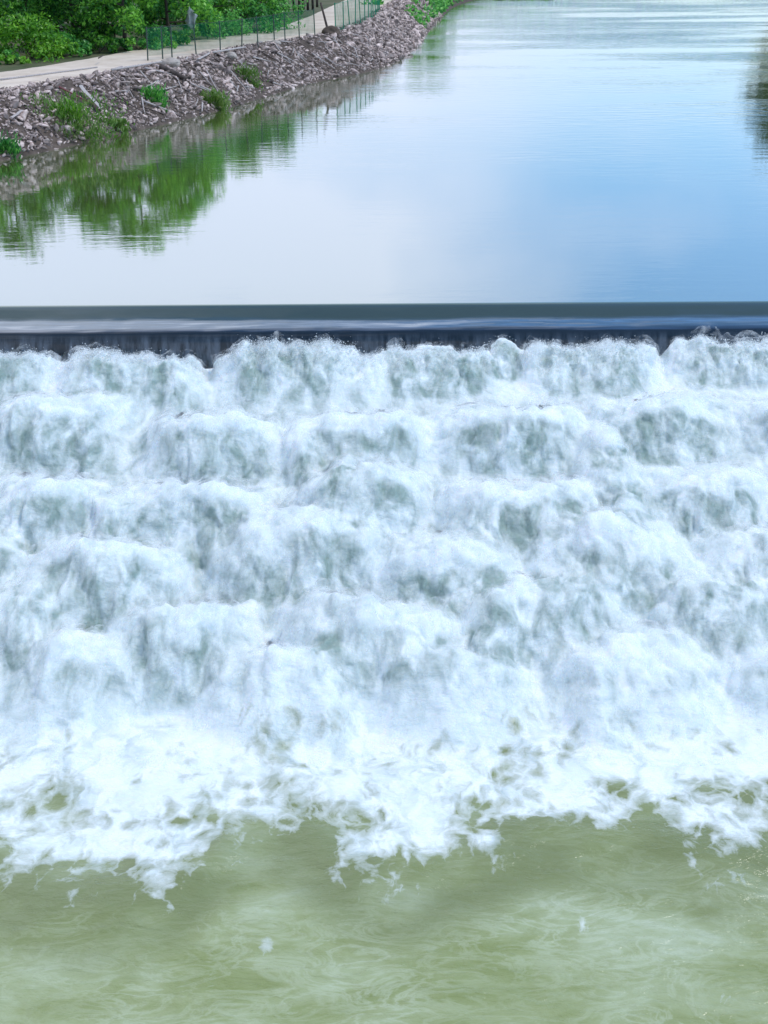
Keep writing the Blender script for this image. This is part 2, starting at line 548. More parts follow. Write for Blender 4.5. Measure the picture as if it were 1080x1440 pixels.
def resample(P, n):
    """Catmull-Rom through P, n samples spaced evenly by length (denser near the camera)"""
    P = [np.array(p[:2]) for p in P]
    P = [2 * P[0] - P[1]] + P + [2 * P[-1] - P[-2]]
    out = []
    for i in range(1, len(P) - 2):
        for t in np.linspace(0, 1, 40, endpoint=False):
            p0, p1, p2, p3 = P[i - 1:i + 3]
            out.append(0.5 * (2 * p1 + (p2 - p0) * t + (2 * p0 - 5 * p1 + 4 * p2 - p3) * t * t + (3 * p1 - p0 - 3 * p2 + p3) * t ** 3))
    out.append(P[-2])
    out = np.array(out)
    seg = np.linalg.norm(np.diff(out, axis=0), axis=1)
    y = out[:-1, 1]
    w = seg / np.clip(0.35 + np.abs(y - 75) / 45, 0.6, 14)
    L = np.concatenate([[0], np.cumsum(w)])
    q = np.linspace(0, L[-1], n)
    return np.stack([np.interp(q, L, out[:, 0]), np.interp(q, L, out[:, 1])], 1)


LW = resample(WL, 420)
RW = resample(WR, 200)


def normals(P, left=True):
    d = np.gradient(P, axis=0)
    for _ in range(6):
        d[1:-1] = (d[:-2] + d[1:-1] + d[2:]) / 3
    d /= np.linalg.norm(d, axis=1)[:, None]
    return np.stack([-d[:, 1], d[:, 0]], 1) if left else np.stack([d[:, 1], -d[:, 0]], 1)


LN, RN = normals(LW), normals(RW, False)
BANK_H, BANK_W, ROAD_W = 3.0, 4.4, 6.8


def ground_z(off, x, y):
    """height of the left bank and the land behind it, by distance from the waterline"""
    off = np.asarray(off, dtype=float)
    z = np.where(off < 0, np.maximum(off * 0.55, -3.0), np.where(off < BANK_W, BANK_H * sstep(-0.25 * BANK_W, BANK_W * 1.05, off) * 1.08 - 0.17, BANK_H))
    z = z + np.where(off > 0, 0.10, 0.0) * fbm(np.asarray(x) * 0.5, np.asarray(y) * 0.5, 3) * np.where(off > BANK_W, 0.4, 2.0)
    z = z + np.clip((off - 60) / 400, 0, 1) * 12 * (1 + fbm(np.asarray(x) * 0.004, np.asarray(y) * 0.004, 2))
    return z


# ------------------------------------------------------------------ upstream water with the smooth sheet over the weir
def build_river():
    prof = [(0.0, 0.0), (0.06, -0.012), (0.20, -0.08), (0.42, -0.21), (0.60, -0.32), (0.74, -0.375), (1.0, -0.41), (1.35, -0.47), (1.55, -0.53),
            (1.66, -0.62), (1.75, -0.75), (1.85, -1.05), (1.95, -1.5), (2.0, -1.9)]
    pd = np.array([p[0] for p in prof]); pz = np.array([p[1] for p in prof])
    dd = np.linspace(0, 2.0, 70)
    zz = np.interp(dd, pd, pz)
    for _ in range(3):
        zz[1:-1] = (zz[:-2] + 2 * zz[1:-1] + zz[2:]) / 4
    far = np.concatenate([np.geomspace(0.08, 1200, 150)])
    ys = np.concatenate([YC + far[::-1], YC - dd])
    z0 = np.concatenate([np.zeros(len(far)), zz])
    xs = np.concatenate([-np.geomspace(35, 1500, 14)[::-1], np.linspace(-33.9, 45.9, 420), np.geomspace(47, 1500, 14)])
    X, Y = np.meshgrid(xs, ys)
    Z = np.repeat(z0[:, None], len(xs), 1)
    d = np.clip(YC - Y, 0, 2.2)
    amp = sstep(0.05, 0.8, d)
    Z = Z + amp * (0.05 * fbm(X * 0.16, Y * 0.9, 4) + 0.012 * perlin(X * 1.1, Y * 1.5) + 0.004 * perlin(X * 5.0, Y * 1.0))
    Y = Y + amp * 0.10 * fbm(X * 0.18 + 40, Y * 0 + 3, 3)
    inside = (X > -34) & (X < 46)
    Z = np.where((d > 0) & ~inside, -4, Z)
    Y = np.where((d > 0) & ~inside, YC, Y)
    me = np_mesh('river_water', np.stack([X, Y, Z], -1).reshape(-1, 3), grid_faces(*X.shape)[:, ::-1])
    dist = np.clip(Y - YC, 0, None)
    rf = 0.10 + 0.10 * sstep(8, 50, dist) + 0.45 * sstep(35, 130, dist)
    rf = rf + 0.8 * sstep(10, 38, X) * sstep(25, 70, dist)
    attr(me, 'ruffle', rf)
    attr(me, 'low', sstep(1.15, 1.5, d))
    attr(me, 'fall', np.where(inside, sstep(1.55, 1.95, d), 0))
    attr(me, 'sheet', sstep(0.0, 0.12, d))
    o = link('river_water', me, M['river'], smooth=True)
    tag(o, kind='structure')
    return o


build_river()

# ------------------------------------------------------------------ weir and side walls
def box_bm(bm, c, s, rot=None):
    r = bmesh.ops.create_cube(bm, size=1.0)
    mt = Matrix.Translation(c) @ (rot.to_4x4() if rot else Matrix.Identity(4)) @ Matrix.Diagonal((*s, 1))
    bmesh.ops.transform(bm, matrix=mt, verts=r['verts'])
    return r['verts']


def bm_obj(name, bm, mat, parent=None, bevel=0.0, smooth=False):
    if bevel:
        bmesh.ops.bevel(bm, geom=list(bm.edges), offset=bevel, segments=2, affect='EDGES', profile=0.7)
    me = bpy.data.meshes.new(name)
    bm.to_mesh(me); bm.free()
    return link(name, me, mat, parent, smooth)


def extrude_profile(name, pts, x0, x1, mat, parent=None):
    bm = bmesh.new()
    a = [bm.verts.new((x0, y, z)) for y, z in pts]
    b = [bm.verts.new((x1, y, z)) for y, z in pts]
    n = len(pts)
    for i in range(n):
        bm.faces.new((a[i], a[(i + 1) % n], b[(i + 1) % n], b[i]))
    bm.faces.new(a[::-1]); bm.faces.new(b)
    bmesh.ops.recalc_face_normals(bm, faces=bm.faces)
    return bm_obj(name, bm, mat, parent)


weir = empty('weir', (6, YC - 1.2, Z_POOL - 2))
tag(weir, 'long dark concrete weir under a smooth glassy sheet of river water above the white cascade', 'weir')


def wp(o):
    o.matrix_parent_inverse = weir.matrix_basis.inverted()
    return o


wp(extrude_profile('crest_wall', [(YC + 2.5, -4.5), (YC + 2.0, -0.9), (YC + 0.2, -0.35), (YC - 0.5, -0.50), (YC - 1.3, -0.62), (YC - 1.62, -0.85), (YC - 1.95, -2.2), (YC - 1.95, -7)], -34.0, 46.0, M['concrete'], weir))
wp(extrude_profile('apron', [(Y0 - 0.05, -2.4), (Y0 - CH_L, Z_POOL - 1.2), (Y0 - CH_L - 3, Z_POOL - 1.4), (Y0 - CH_L - 3, -7.5), (Y0 - 0.05, -7.5)], -34.0, 46.0, M['concrete'], weir))
for sx, nm in ((-34.6, 'left'), (46.6, 'right')):
    bm = bmesh.new()
    pts = [(YC + 5, 1.2), (YC - 3, 1.2), (Y0 - CH_L - 2, -3.2), (Y0 - CH_L - 14, -3.2), (Y0 - CH_L - 14, -8), (YC + 5, -8)]
    a = [bm.verts.new((sx - 0.6, y, z)) for y, z in pts]
    b = [bm.verts.new((sx + 0.6, y, z)) for y, z in pts]
    for i in range(len(pts)):
        j = (i + 1) % len(pts)
        bm.faces.new((a[i], a[j], b[j], b[i]))
    bm.faces.new(a[::-1]); bm.faces.new(b)
    bmesh.ops.recalc_face_normals(bm, faces=bm.faces)
    w = bm_obj('abutment_wall', bm, M['wall'], bevel=0.05)
    tag(w, 'pale concrete abutment wall closing the %s end of the weir' % nm, 'wall')

# ------------------------------------------------------------------ cascade and pool: one sheet of white water running out into green water
def base_z(s):
    b = -1.35 + (Z_POOL + 1.35) * np.clip(s / CH_L, 0, 1.0)
    return b


# (centre x, top y, half width) of each mound of white water in photo pixels, by rows
LUMPS = [
    [(-10, 500, 84), (188, 499, 96), (404, 492, 92), (618, 491, 95), (828, 487, 93), (1040, 480, 98)],
    [(70, 560, 95), (300, 585, 100), (510, 588, 95), (725, 580, 100), (940, 572, 100), (1120, 570, 90)],
    [(40, 690, 95), (270, 680, 105), (505, 672, 95), (740, 682, 110), (985, 676, 110)],
    [(-60, 770, 100), (140, 770, 115), (400, 752, 125), (630, 764, 95), (860, 752, 120), (1100, 770, 110)],
    [(10, 860, 100), (250, 850, 110), (530, 842, 125), (775, 840, 130), (1030, 832, 120)],
    [(95, 930, 120), (390, 922, 115), (640, 925, 115), (900, 926, 125), (1140, 930, 120)],
]
ROWS_H = [0.95, 1.0, 1.05, 1.05, 1.0, 0.85]
lumps = []
for r, row in enumerate(LUMPS):
    xsr, ssr = [], []
    for (px, py, hw) in row:
        H = ROWS_H[r] * (0.9 + 0.3 * random.random() if r == 0 else 1.15 + 0.55 * random.random())
        d = ray(px, py)
        lo, hi = 5.0, 120.0
        for _ in range(50):                      # march to the chute surface raised by H
            mid = 0.5 * (lo + hi)
            p = Vector((0, 0, CAM_Z)) + d * mid
            if p.z > base_z(Y0 - p.y) + H * 0.95: lo = mid
            else: hi = mid
        s = Y0 - p.y
        depth = -(CAM_M.inverted() @ p).z
        w = hw / FPX * depth
        s += random.uniform(-0.1, 0.1) if r == 0 else random.uniform(-0.45, 0.45)
        lumps.append((p.x, s, w * (1.12 if r == 0 else random.uniform(1.05, 1.25)), H))
        xsr.append(p.x); ssr.append(s)
    sm = sum(ssr) / len(ssr)
    x = max(xsr) + 5.1
    while x < 44:
        lumps.append((x + random.uniform(-.5, .5), sm + random.uniform(-.4, .4), random.uniform(2.1, 2.7), ROWS_H[r])); x += 5.1
    x = min(xsr) - 5.1
    while x > -32:
        lumps.append((x + random.uniform(-.5, .5), sm + random.uniform(-.4, .4), random.uniform(2.1, 2.7), ROWS_H[r])); x -= 5.1

main_lumps = list(lumps)
_r = random.Random(5)
for (cx, cs, hw, H) in main_lumps:
    for _ in range(1):
        lumps.append((cx + _r.uniform(-1.15, 1.15) * hw, cs + _r.uniform(-1.2, 0.8), _r.uniform(0.5, 1.1), H * _r.uniform(0.5, 0.95)))

FRONT_PX = [(-200, 1190), (0, 1190), (60, 1215), (150, 1228), (290, 1230), (312, 1165), (380, 1135), (440, 1155), (480, 1205), (540, 1200), (600, 1225), (632, 1165),
            (690, 1200), (720, 1150), (800, 1150), (860, 1165), (920, 1140), (960, 1215), (1000, 1190), (1080, 1165), (1300, 1180)]
_fp = [at(x, y, Z_POOL) for x, y in FRONT_PX]
FX = np.array([p.x for p in _fp]); FY = np.array([p.y for p in _fp]); FY = FY.mean() + (FY - FY.mean()) * 1.15 - 0.75


def build_whitewater():
    xs = np.concatenate([-np.geomspace(14.05, 33.9, 70)[::-1], np.arange(-14, 14.001, 0.04), np.geomspace(14.05, 45.9, 90)])
    ys = np.concatenate([np.arange(Y0 + 0.5, 11.0, -0.04), 11 - np.geomspace(0.05, 95, 60)])
    X, Y = np.meshgrid(xs.astype(np.float32), ys.astype(np.float32))
    S = Y0 - Y
    # domain warp so that no mound is regular
    wx = 0.5 * fbm(X * 0.45, S * 0.45, 3) + 0.12 * perlin(X * 1.9, S * 1.9)
    ws = 0.5 * fbm(X * 0.45 + 31, S * 0.45 + 7, 3) + 0.15 * perlin(X * 1.7 + 5, S * 1.7)
    Xw, Sw = X + wx, S + ws
    acc = np.zeros_like(X); thin = np.zeros_like(X); top = np.zeros_like(X)
    for (cx, cs, hw, H) in lumps:
        jx = np.where((xs > cx - hw - 1.3) & (xs < cx + hw + 1.3))[0]
        jy = np.where((Y0 - ys > cs - 3.6) & (Y0 - ys < cs + 3.2))[0]
        if len(jx) == 0 or len(jy) == 0: continue
        sl = (slice(jy[0], jy[-1] + 1), slice(jx[0], jx[-1] + 1))
        u = np.abs(Xw[sl] - cx) / hw
        v = Sw[sl] - cs + (0.55 if cs < 2.2 else 1.0) * u ** 2           # the front bows downstream in the middle
        pu = np.clip(1 - u ** (3.0 if cs < 2.2 else 2.1), 0, 1) ** (0.5 if cs < 2.2 else 0.8)
        up = sstep(-0.9 if cs < 2.2 else -2.4, 0.15, v)
        dn = np.clip(1 - np.clip(v / 1.75, 0, 1) ** 1.7, 0, 1) ** 1.1
        h = 1.05 * H * pu * np.where(v < 0, up, 1.0) * np.where(v > 0, dn, 1.0)
        acc[sl] += h ** 5
        f = sstep(0.15, 0.7, v) * (1 - sstep(1.5, 2.1, v)) * (1 - sstep(0.45, 0.95, u)) * (0.55 if H < 0.62 else 1.0)
        thin[sl] = np.maximum(thin[sl], f)
    lump = acc ** 0.2
    chute = sstep(-0.2, 0.4, S) * (1 - sstep(CH_L - 1.2, CH_L + 2.2, S))
    lump = lump * (1 + 0.35 * fbm(X * 0.3 + 9, S * 0.35, 2))
    Z = base_z(S) + lump + 0.22 * chute * fbm(X * 0.28 + 50, S * 0.3, 2) * sstep(1.5, 3, S) - 0.30 * (1 - sstep(0.1, 0.5, lump)) * (1 - sstep(0.9, 1.9, S))
    # --- run out and pool waves
    pool = sstep(CH_L - 2.5, CH_L + 0.5, S)
    Yf = np.interp(X[0], FX, FY)[None, :]
    xf = np.arange(-40, 52, 0.1); yf_s = np.interp(xf, FX, FY)
    kr = np.exp(-np.linspace(-2.5, 2.5, 41) ** 2); kr /= kr.sum()
    yf_s = np.convolve(np.pad(yf_s, 20, mode='edge'), kr, 'valid')
    Yfs = np.interp(X[0], xf, yf_s)[None, :]
    Yf = np.interp(X + 0.5 * fbm(X * 0.9, S * 0.7, 4), FX, FY)
    near = np.clip((Y - (Yf - 0.6)) / 6.2, -1, 2)                # >0 inside the foam
    nears = np.clip((Y - (Yfs - 0.6)) / 4.5, -1, 2)
    wv = 0.24 * fbm(X * 0.35, S * 0.55, 4) + 0.06 * fbm(X * 1.1, S * 2.0, 3, 0.5) + 0.030 * (0.4 - np.abs(fbm(X * 1.6 + 0.5 * S, S * 2.6 + 7, 3, 0.55)) * 2)
    Z = Z + pool * wv * (0.35 + 0.65 * np.clip(nears + 0.4, 0, 1))
    Z = Z + pool * 0.15 * np.exp(-((Y - Yfs - 0.3) / 0.7) ** 2)        # rounded leading edge
    # --- torn foam relief along the surface normal
    for ax, sg in ((0, 5), (1, 4)):
        kk = np.exp(-0.5 * (np.arange(-12, 13) / sg) ** 2); kk /= kk.sum()
        pad = [(0, 0), (0, 0)]; pad[ax] = (12, 12)
        Zp = np.pad(Z, pad, mode='edge'); Zs = 0
        for q in range(25):
            Zs = Zs + kk[q] * (Zp[q:q + Z.shape[0]] if ax == 0 else Zp[:, q:q + Z.shape[1]])
        Z = Zs
    gy, gx = np.gradient(Z, ys, xs)
    nl = np.sqrt(gx ** 2 + gy ** 2 + 1)
    nx, ny, nz = -gx / nl, -gy / nl, 1 / nl
    sab = lambda n: np.sqrt(n * n + 0.02)
    bill = sab(perlin(Xw * 0.95 + 3, Sw * 0.75))
    bill2 = sab(perlin(Xw * 2.3 + 11, Sw * 1.8 + 2))
    bill3 = sab(fbm(Xw * 5.2, Sw * 4.0 + 9, 3, 0.6))
    fine = fbm(Xw * 12, Sw * 7.5, 3, 0.65)
    k = np.clip(chute + 0.25 * sstep(0.1, 0.8, nears) * pool, 0, 1)
    ruff = np.clip(lump / 0.5, 0.25, 1)
    D = k * ruff * (0.28 * bill + 0.15 * bill2 + 0.07 * bill3 + 0.02 * fine - 0.14)
    st = fbm(Xw * 3.5, Sw * 0.5, 3)                                # streaks down the fronts
    D = D + thin * chute * 0.06 * st
    D = D + (1 - sstep(1.4, 2.6, S)) * chute * ruff * (0.20 * fbm(X * 1.4 + 60, S * 1.2, 4, 0.6) + 0.10 * fbm(X * 4.5 + 20, S * 3.0, 3, 0.6))
    X3, Y3, Z3 = X + nx * D, Y + ny * D, Z + nz * D
    tuck = sstep(0.15, -0.45, S)
    Z3 = Z3 - tuck * 0.5
    cov = 0.30 + 0.36 * sstep(0, 0.30, near) + 0.66 * np.clip(near - 0.18, 0, 1.6)
    cov = np.where(near < 0, 0.30 + 0.75 * near, cov)
    cov = cov + 0.62 * fbm(X * 0.62 + 4, S * 0.75, 3) * sstep(-0.15, 0.12, near)
    cov = cov + sstep(-0.2, 0.4, S) * (1 - sstep(CH_L - 1.6, CH_L + 1.2, S)) * 1.2
    for (px, py, rx, ry, am) in [(375, 1330, .28, .42, .50), (362, 1300, .5, .2, .38), (820, 1300, .2, .5, .46), (95, 1245, .9, .22, .42), (970, 1215, .25, .4, .5), (390, 1160, .22, .55, .5), (1040, 1410, 1.2, .8, .34), (20, 1335, .5, .2, .42), (560, 1390, 1.6, .35, .26), (250, 1400, 1.4, .5, .25), (600, 1290, 2.0, .3, .25)]:
        q = at(px, py, Z_POOL)
        cov = np.maximum(cov, am * 1.28 * np.exp(-((X - q.x) / rx) ** 2 - ((Y - q.y) / ry) ** 2))
    # thin foam on the fall faces, plus shade painted into the hollows between mounds
    hollow = chute * (1 - sstep(0.10, 0.42, lump))
    thin_shade = np.clip(np.maximum(thin * 1.15, 0.75 * (1 - sstep(0.12, 0.5, lump)) * sstep(2.0, 3.0, S) * (1 - sstep(CH_L - 2.6, CH_L - 1.2, S))) * chute, 0, 1)
    me = np_mesh('cascade_water', np.stack([X3, Y3, Z3], -1).reshape(-1, 3), grid_faces(*X.shape)[:, ::-1])
    clear = sstep(-0.36, -0.04, nears) * (0.55 + 0.45 * np.clip(fbm(X * 0.5 + 3, S * 0.7, 2) * 2 + 0.5, 0, 1))
    attr(me, 'clear', np.clip(clear * 0.9, 0, 1))
    attr(me, 'foam', cov); attr(me, 'thin', thin_shade)
    o = link('cascade_water', me, M['foam'], smooth=True)
    # --- loose froth standing off the surface: thin torn layers
    jx = np.where(np.abs(xs) <= 14)[0][::2]; jy = np.where((Y0 - ys > -0.1) & (Y0 - ys < CH_L + 2.5))[0][::2]
    ix = np.ix_(jy, jx)
    xs2, S2 = X3[ix], S[ix]
    puff = (chute * np.clip(lump / 0.6, 0.15, 1) * (1 - 0.75 * np.clip(thin, 0, 1)))[ix]
    Vs, Fs, Hs, Ps = [], [], [], []
    for q, h in enumerate((0.05, 0.12, 0.22)):
        hh = h * (0.5 + 1.3 * np.abs(perlin(xs2 * 1.3 + q * 7, S2 * 1.0 + q * 3))) * (0.4 + 0.9 * puff)
        Vs.append(np.stack([xs2 + nx[ix] * hh, Y3[ix] + ny[ix] * hh * 0.7, Z3[ix] + (nz[ix] * 0.7 + 0.35) * hh], -1).reshape(-1, 3))
        Fs.append(grid_faces(*xs2.shape)[:, ::-1] + q * xs2.size)
        Hs.append(np.full(xs2.size, h / 0.23)); Ps.append(puff.ravel())
    m2 = np_mesh('froth', np.concatenate(Vs), np.concatenate(Fs))
    attr(m2, 'level', np.concatenate(Hs)); attr(m2, 'puff', np.concatenate(Ps))
    fo = link('froth', m2, M['froth'], smooth=True)
    tag(fo, 'loose white froth and spray hanging over the foaming cascade', 'froth', kind='stuff')
    tag(o, kind='structure')
    return o, (xs, ys, X3, Y3, Z3, lump, thin, nx, ny, nz)


ww, WW = build_whitewater()


# ------------------------------------------------------------------ spray thrown off the mounds
def build_spray():
    xs, ys, X3, Y3, Z3, lump, thin, nx, ny, nz = WW
    S = Y0 - ys
    rowmask = (S > 0.2) & (S < CH_L)
    w = np.where(rowmask[:, None] & (np.abs(xs) < 14)[None, :], np.where(S < 1.8, 5.0, 0.0)[:, None] * np.clip(lump - 0.45, 0, 1) ** 1.5 * (1 - 0.7 * thin), 0).ravel().astype(np.float64)
    w /= w.sum()
    n = 15000
    idx = rng.choice(len(w), n, p=w)
    P = np.stack([X3.ravel()[idx], Y3.ravel()[idx], Z3.ravel()[idx]], 1)
    NR = np.stack([nx.ravel()[idx], ny.ravel()[idx], nz.ravel()[idx]], 1)
    P = P + NR * (rng.exponential(0.055, (n, 1))) + rng.normal(0, 0.03, (n, 3)) + np.array([0, -0.02, 0.01])
    sz = rng.exponential(0.004, (n, 1)) + 0.004
    tet = np.array([[1, 1, 1], [-1, -1, 1], [-1, 1, -1], [1, -1, -1]], dtype=float)
    j = rng.normal(0, 0.35, (n, 4, 3))
    V = P[:, None, :] + (tet[None] + j) * sz[:, :, None] * np.array([1, 1.2, 1.0])
    F = np.array([[0, 1, 2], [0, 3, 1], [0, 2, 3], [1, 3, 2]])
    Fa = (np.arange(n)[:, None, None] * 4 + F[None]).reshape(-1, 3)
    me = np_mesh('spray', V.reshape(-1, 3), Fa)
    m = M['drops']
    o = link('spray', me, m)
    tag(o, 'white spray flung off the tops of the foaming mounds below the weir', 'spray', kind='stuff')


build_spray()


# ------------------------------------------------------------------ land
def strip(name, P, Nn, offs, zfun, mat, smooth=True):
    offs = np.asarray(offs, dtype=float)
    A = P[:, None, :] + Nn[:, None, :] * offs[None, :, None]
    Z = zfun(np.repeat(offs[None], len(P), 0), A[..., 0], A[..., 1])
    V = np.concatenate([A, Z[..., None]], -1).reshape(-1, 3)
    me = np_mesh(name, V, grid_faces(len(P), len(offs)))
    o = link(name, me, mat, smooth=smooth)
    tag(o, kind='structure')
    return o


strip('river_bank', LW, LN, [-9, -5, -2.5, -1.2, -0.5, 0, 0.4, 0.8, 1.2, 1.7, 2.2, 2.7, 3.2, 3.7, 4.1, 4.4, 4.8, 5.3, 5.8], ground_z, M['bank'])
strip('ground', LW, LN, [5.6, 6, 8, 10, 11, 13, 17, 24, 40, 80, 200, 500, 1200, 3000], lambda o, x, y: ground_z(o, x, y) - 0.02, M['ground'])
strip('river_bank', RW, RN, [-9, -5, -2, -0.5, 0.3, 1.2, 2.2, 3.5, 5, 7, 12, 30, 80, 200, 600, 1500, 3000],
      lambda o, x, y: np.where(o < 0, np.maximum(o * 0.5, -3), 1.6 * sstep(-0.5, 6, o)) + 0.15 * fbm(x * 0.3, y * 0.3, 3) + np.clip((o - 60) / 500, 0, 1) * 10, M['ground'])


def plane(name, x0, x1, y0, y1, z, mat):
    me = np_mesh(name, [(x0, y0, z), (x1, y0, z), (x1, y1, z), (x0, y1, z)], [[0, 1, 2, 3]])
    o = link(name, me, mat)
    tag(o, kind='structure')


plane('riverbed', -4000, 4000, -3000, 5000, -7.6, M['ground'])

rw_offs = np.linspace(BANK_W + 0.95, BANK_W + 0.95 + ROAD_W, 9)
strip('dirt_road', LW[60:], LN[60:], rw_offs, lambda o, x, y: ground_z(o, x, y) + 0.03 + 0.02 * fbm(x * 0.8, y * 0.8, 3), M['road'])


# nearest sample of the waterline to a world position -> offset from water
def off_of(x, y):
    d = np.hypot(LW[:, 0] - x, LW[:, 1] - y)
    i = int(np.argmin(d))
    return float((x - LW[i, 0]) * LN[i, 0] + (y - LW[i, 1]) * LN[i, 1]), i


def gz(x, y):
    o, _ = off_of(x, y)
    return float(ground_z(np.array([o]), np.array([x]), np.array([y]))[0])


def land(px, py):
    """point where a photo pixel meets the left land"""
    d = ray(px, py)
    lo, hi = 30.0, 600.0
    t = lo
    while t < hi:
        p = Vector((0, 0, CAM_Z)) + d * t
        o, _ = off_of(p.x, p.y)
        if o > -1 and p.z < gz(p.x, p.y): break
        if p.z < -0.2: break
        t += 0.25
    return Vector((p.x, p.y, max(gz(p.x, p.y), 0.0)))


# ------------------------------------------------------------------ rubble on the bank
def rock_mesh(seed, flat):
    r = random.Random(seed)
    bm = bmesh.new()
    pts = []
    for k in range(13):
        v = Vector((r.gauss(0, 1), r.gauss(0, 1), r.gauss(0, 1))).normalized()
        v = Vector((v.x * r.uniform(0.85, 1.6), v.y * r.uniform(0.45, 0.85), v.z * flat))
        pts.append(bm.verts.new(v * 0.5))
    g = bmesh.ops.convex_hull(bm, input=pts)
    bmesh.ops.delete(bm, geom=[v for v in bm.verts if not v.link_faces], context='VERTS')
    bmesh.ops.recalc_face_normals(bm, faces=bm.faces)
    return bm


ROCKS = []
for k in range(10):
    bm = rock_mesh(100 + k, random.uniform(0.22, 0.55))
    hb = bm.copy()
    bmesh.ops.bevel(hb, geom=list(hb.edges), offset=0.035, segments=1, affect='EDGES')
    me = bpy.data.meshes.new('rock'); hb.to_mesh(me); hb.free()
    me.materials.append(M['rock'])
    bmesh.ops.triangulate(bm, faces=bm.faces)
    bm.verts.ensure_lookup_table(); bm.verts.index_update()
    V = np.array([v.co[:] for v in bm.verts]); F = np.array([[v.index for v in f.verts] for f in bm.faces])
    bm.free()
    ROCKS.append((me, V, F))


def place_rocks():
    cand = []
    ii = np.where((LW[:, 1] > 66) & (LW[:, 1] < 200))[0]
    d = np.linalg.norm(np.diff(LW[ii], axis=0), axis=1)
    n = 21000
    prob = d / np.linalg.norm(LW[ii][:-1], axis=1) ** 0.6
    pick = rng.choice(len(d), n, p=prob / prob.sum())
    t = rng.random(n)
    for a, tt in zip(pick, t):
        i = ii[a]
        b = LW[i] * (1 - tt) + LW[i + 1] * tt
        off = rng.uniform(-0.15, 5.6)
        p = b + LN[i] * off
        sz = float(np.clip(rng.lognormal(-1.48, 0.55), 0.08, 1.0))
        if off > 4.5: sz *= 0.7
        if mnoise.noise(Vector((p[0] * 0.22, p[1] * 0.22, off * 0.3))) > 0.30 and random.random() < 0.6: continue
        dist = math.hypot(p[0], p[1])
        if dist > 125: sz *= 1.3
        cand.append((sz / dist, p[0], p[1], off, sz))
    cand.sort(reverse=True)
    vis = [c for c in cand if -0.34 < c[1] / c[2] < 0.34]
    seen = set(id(c) for c in vis[:290])
    Vs, Fs, base = [], [], 0
    made = 0
    for c in cand:
        _, x, y, off, sz = c
        k = random.randrange(len(ROCKS))
        me, V, F = ROCKS[k]
        z = float(ground_z(np.array([off]), np.array([x]), np.array([y]))[0]) + sz * random.uniform(0.0, 0.14)
        e = Euler((random.gauss(0, 0.5), random.gauss(0, 0.5), random.uniform(0, 6.28)))
        if id(c) in seen:
            o = bpy.data.objects.new('rock', me)
            COL.objects.link(o)
            o.location = (x, y, z); o.rotation_euler = e; o.scale = (sz, sz, sz)
            tag(o, 'larger grey brown angular rubble stone lying on the sloping left river bank', 'rock', 'larger rubble stones on the left bank')
            made += 1
        else:
            Rm = np.array(e.to_matrix())
            Vs.append(V @ Rm.T * sz + np.array([x, y, z])); Fs.append(F + base); base += len(V)
    me = np_mesh('rubble', np.concatenate(Vs), np.concatenate(Fs))
    o = link('rubble', me, M['rock'])
    tag(o, 'grey brown rubble of small broken stones covering the left river bank', 'rubble', kind='stuff')


place_rocks()


# ------------------------------------------------------------------ poles, planks and driftwood
def bar_between(name, a, b, r0, r1, mat, flat=1.0, sag=0.0, seg=8, parent=None):
    a = Vector(a); b = Vector(b)
    ax = (b - a).normalized()
    up = Vector((0, 0, 1)) if abs(ax.z) < 0.95 else Vector((1, 0, 0))
    s = ax.cross(up).normalized(); u = s.cross(ax)
    bm = bmesh.new()
    rings = []
    ns = 7
    for i in range(ns + 1):
        t = i / ns
        c = a.lerp(b, t) + Vector((0, 0, -sag * 4 * t * (1 - t)))
        c += s * mnoise.noise(Vector((a.x, t * 2.5, a.y))) * r0 * 0.8
        r = r0 + (r1 - r0) * t
        rings.append([bm.verts.new(c + s * math.cos(q) * r + u * math.sin(q) * r * flat) for q in [2 * math.pi * j / seg for j in range(seg)]])
    for i in range(ns):
        for j in range(seg):
            bm.faces.new((rings[i][j], rings[i][(j + 1) % seg], rings[i + 1][(j + 1) % seg], rings[i + 1][j]))
    bm.faces.new(rings[0][::-1]); bm.faces.new(rings[-1])
    bmesh.ops.recalc_face_normals(bm, faces=bm.faces)
    me = bpy.data.meshes.new(name); bm.to_mesh(me); bm.free()
    return link(name, me, mat, parent, smooth=(seg > 4))


def lay(name, p0, p1, r, mat, label, cat, lift=0.16, flat=1.0, group=None, seg=8):
    a = land(*p0); b = land(*p1)
    a.z += lift; b.z += lift
    o = bar_between(name, a, b, r, r * 0.75, mat, flat, seg=seg)
    tag(o, label, cat, group)
    return o


lay('pole', (2, 121), (138, 103), 0.065, M['wood'], 'long thin pale grey pole lying along the bank edge below the dirt road', 'pole', 0.38)
lay('log', (158, 106), (228, 94), 0.085, M['wood'], 'weathered grey log on the bank edge left of the fence start', 'log', 0.34)
lay('log', (300, 80), (345, 73), 0.08, M['wood'], 'grey log along the bank edge under the middle fence posts', 'log', 0.34)
lay('plank', (114, 133), (144, 166), 0.19, M['wood'], 'wide pale plank lying down the rubble bank above the grass tuft', 'plank', 0.5, 0.25, seg=4)
lay('plank', (278, 90), (296, 80), 0.16, M['wood'], 'short pale broken plank tilted on the rubble beneath the fence', 'plank', 0.3, 0.3, seg=4)
lay('plank', (18, 178), (32, 167), 0.14, M['wood'], 'short pale plank near the left photo edge beside the water', 'plank', 0.4, 0.3, seg=4)
lay('pipe', (84, 133), (132, 156), 0.06, simple_mat('pipe_red', (0.16, 0.05, 0.055), (0.24, 0.08, 0.08), 4, 0.6, 0.1), 'thin dark red pipe on the rubble next to the wide pale plank', 'pipe', 0.42)
lay('log', (225, 98), (262, 116), 0.20, M['darkwood'], 'dark brown half rotten log sloping down the rubble right of the pale boulder', 'log', 0.2)
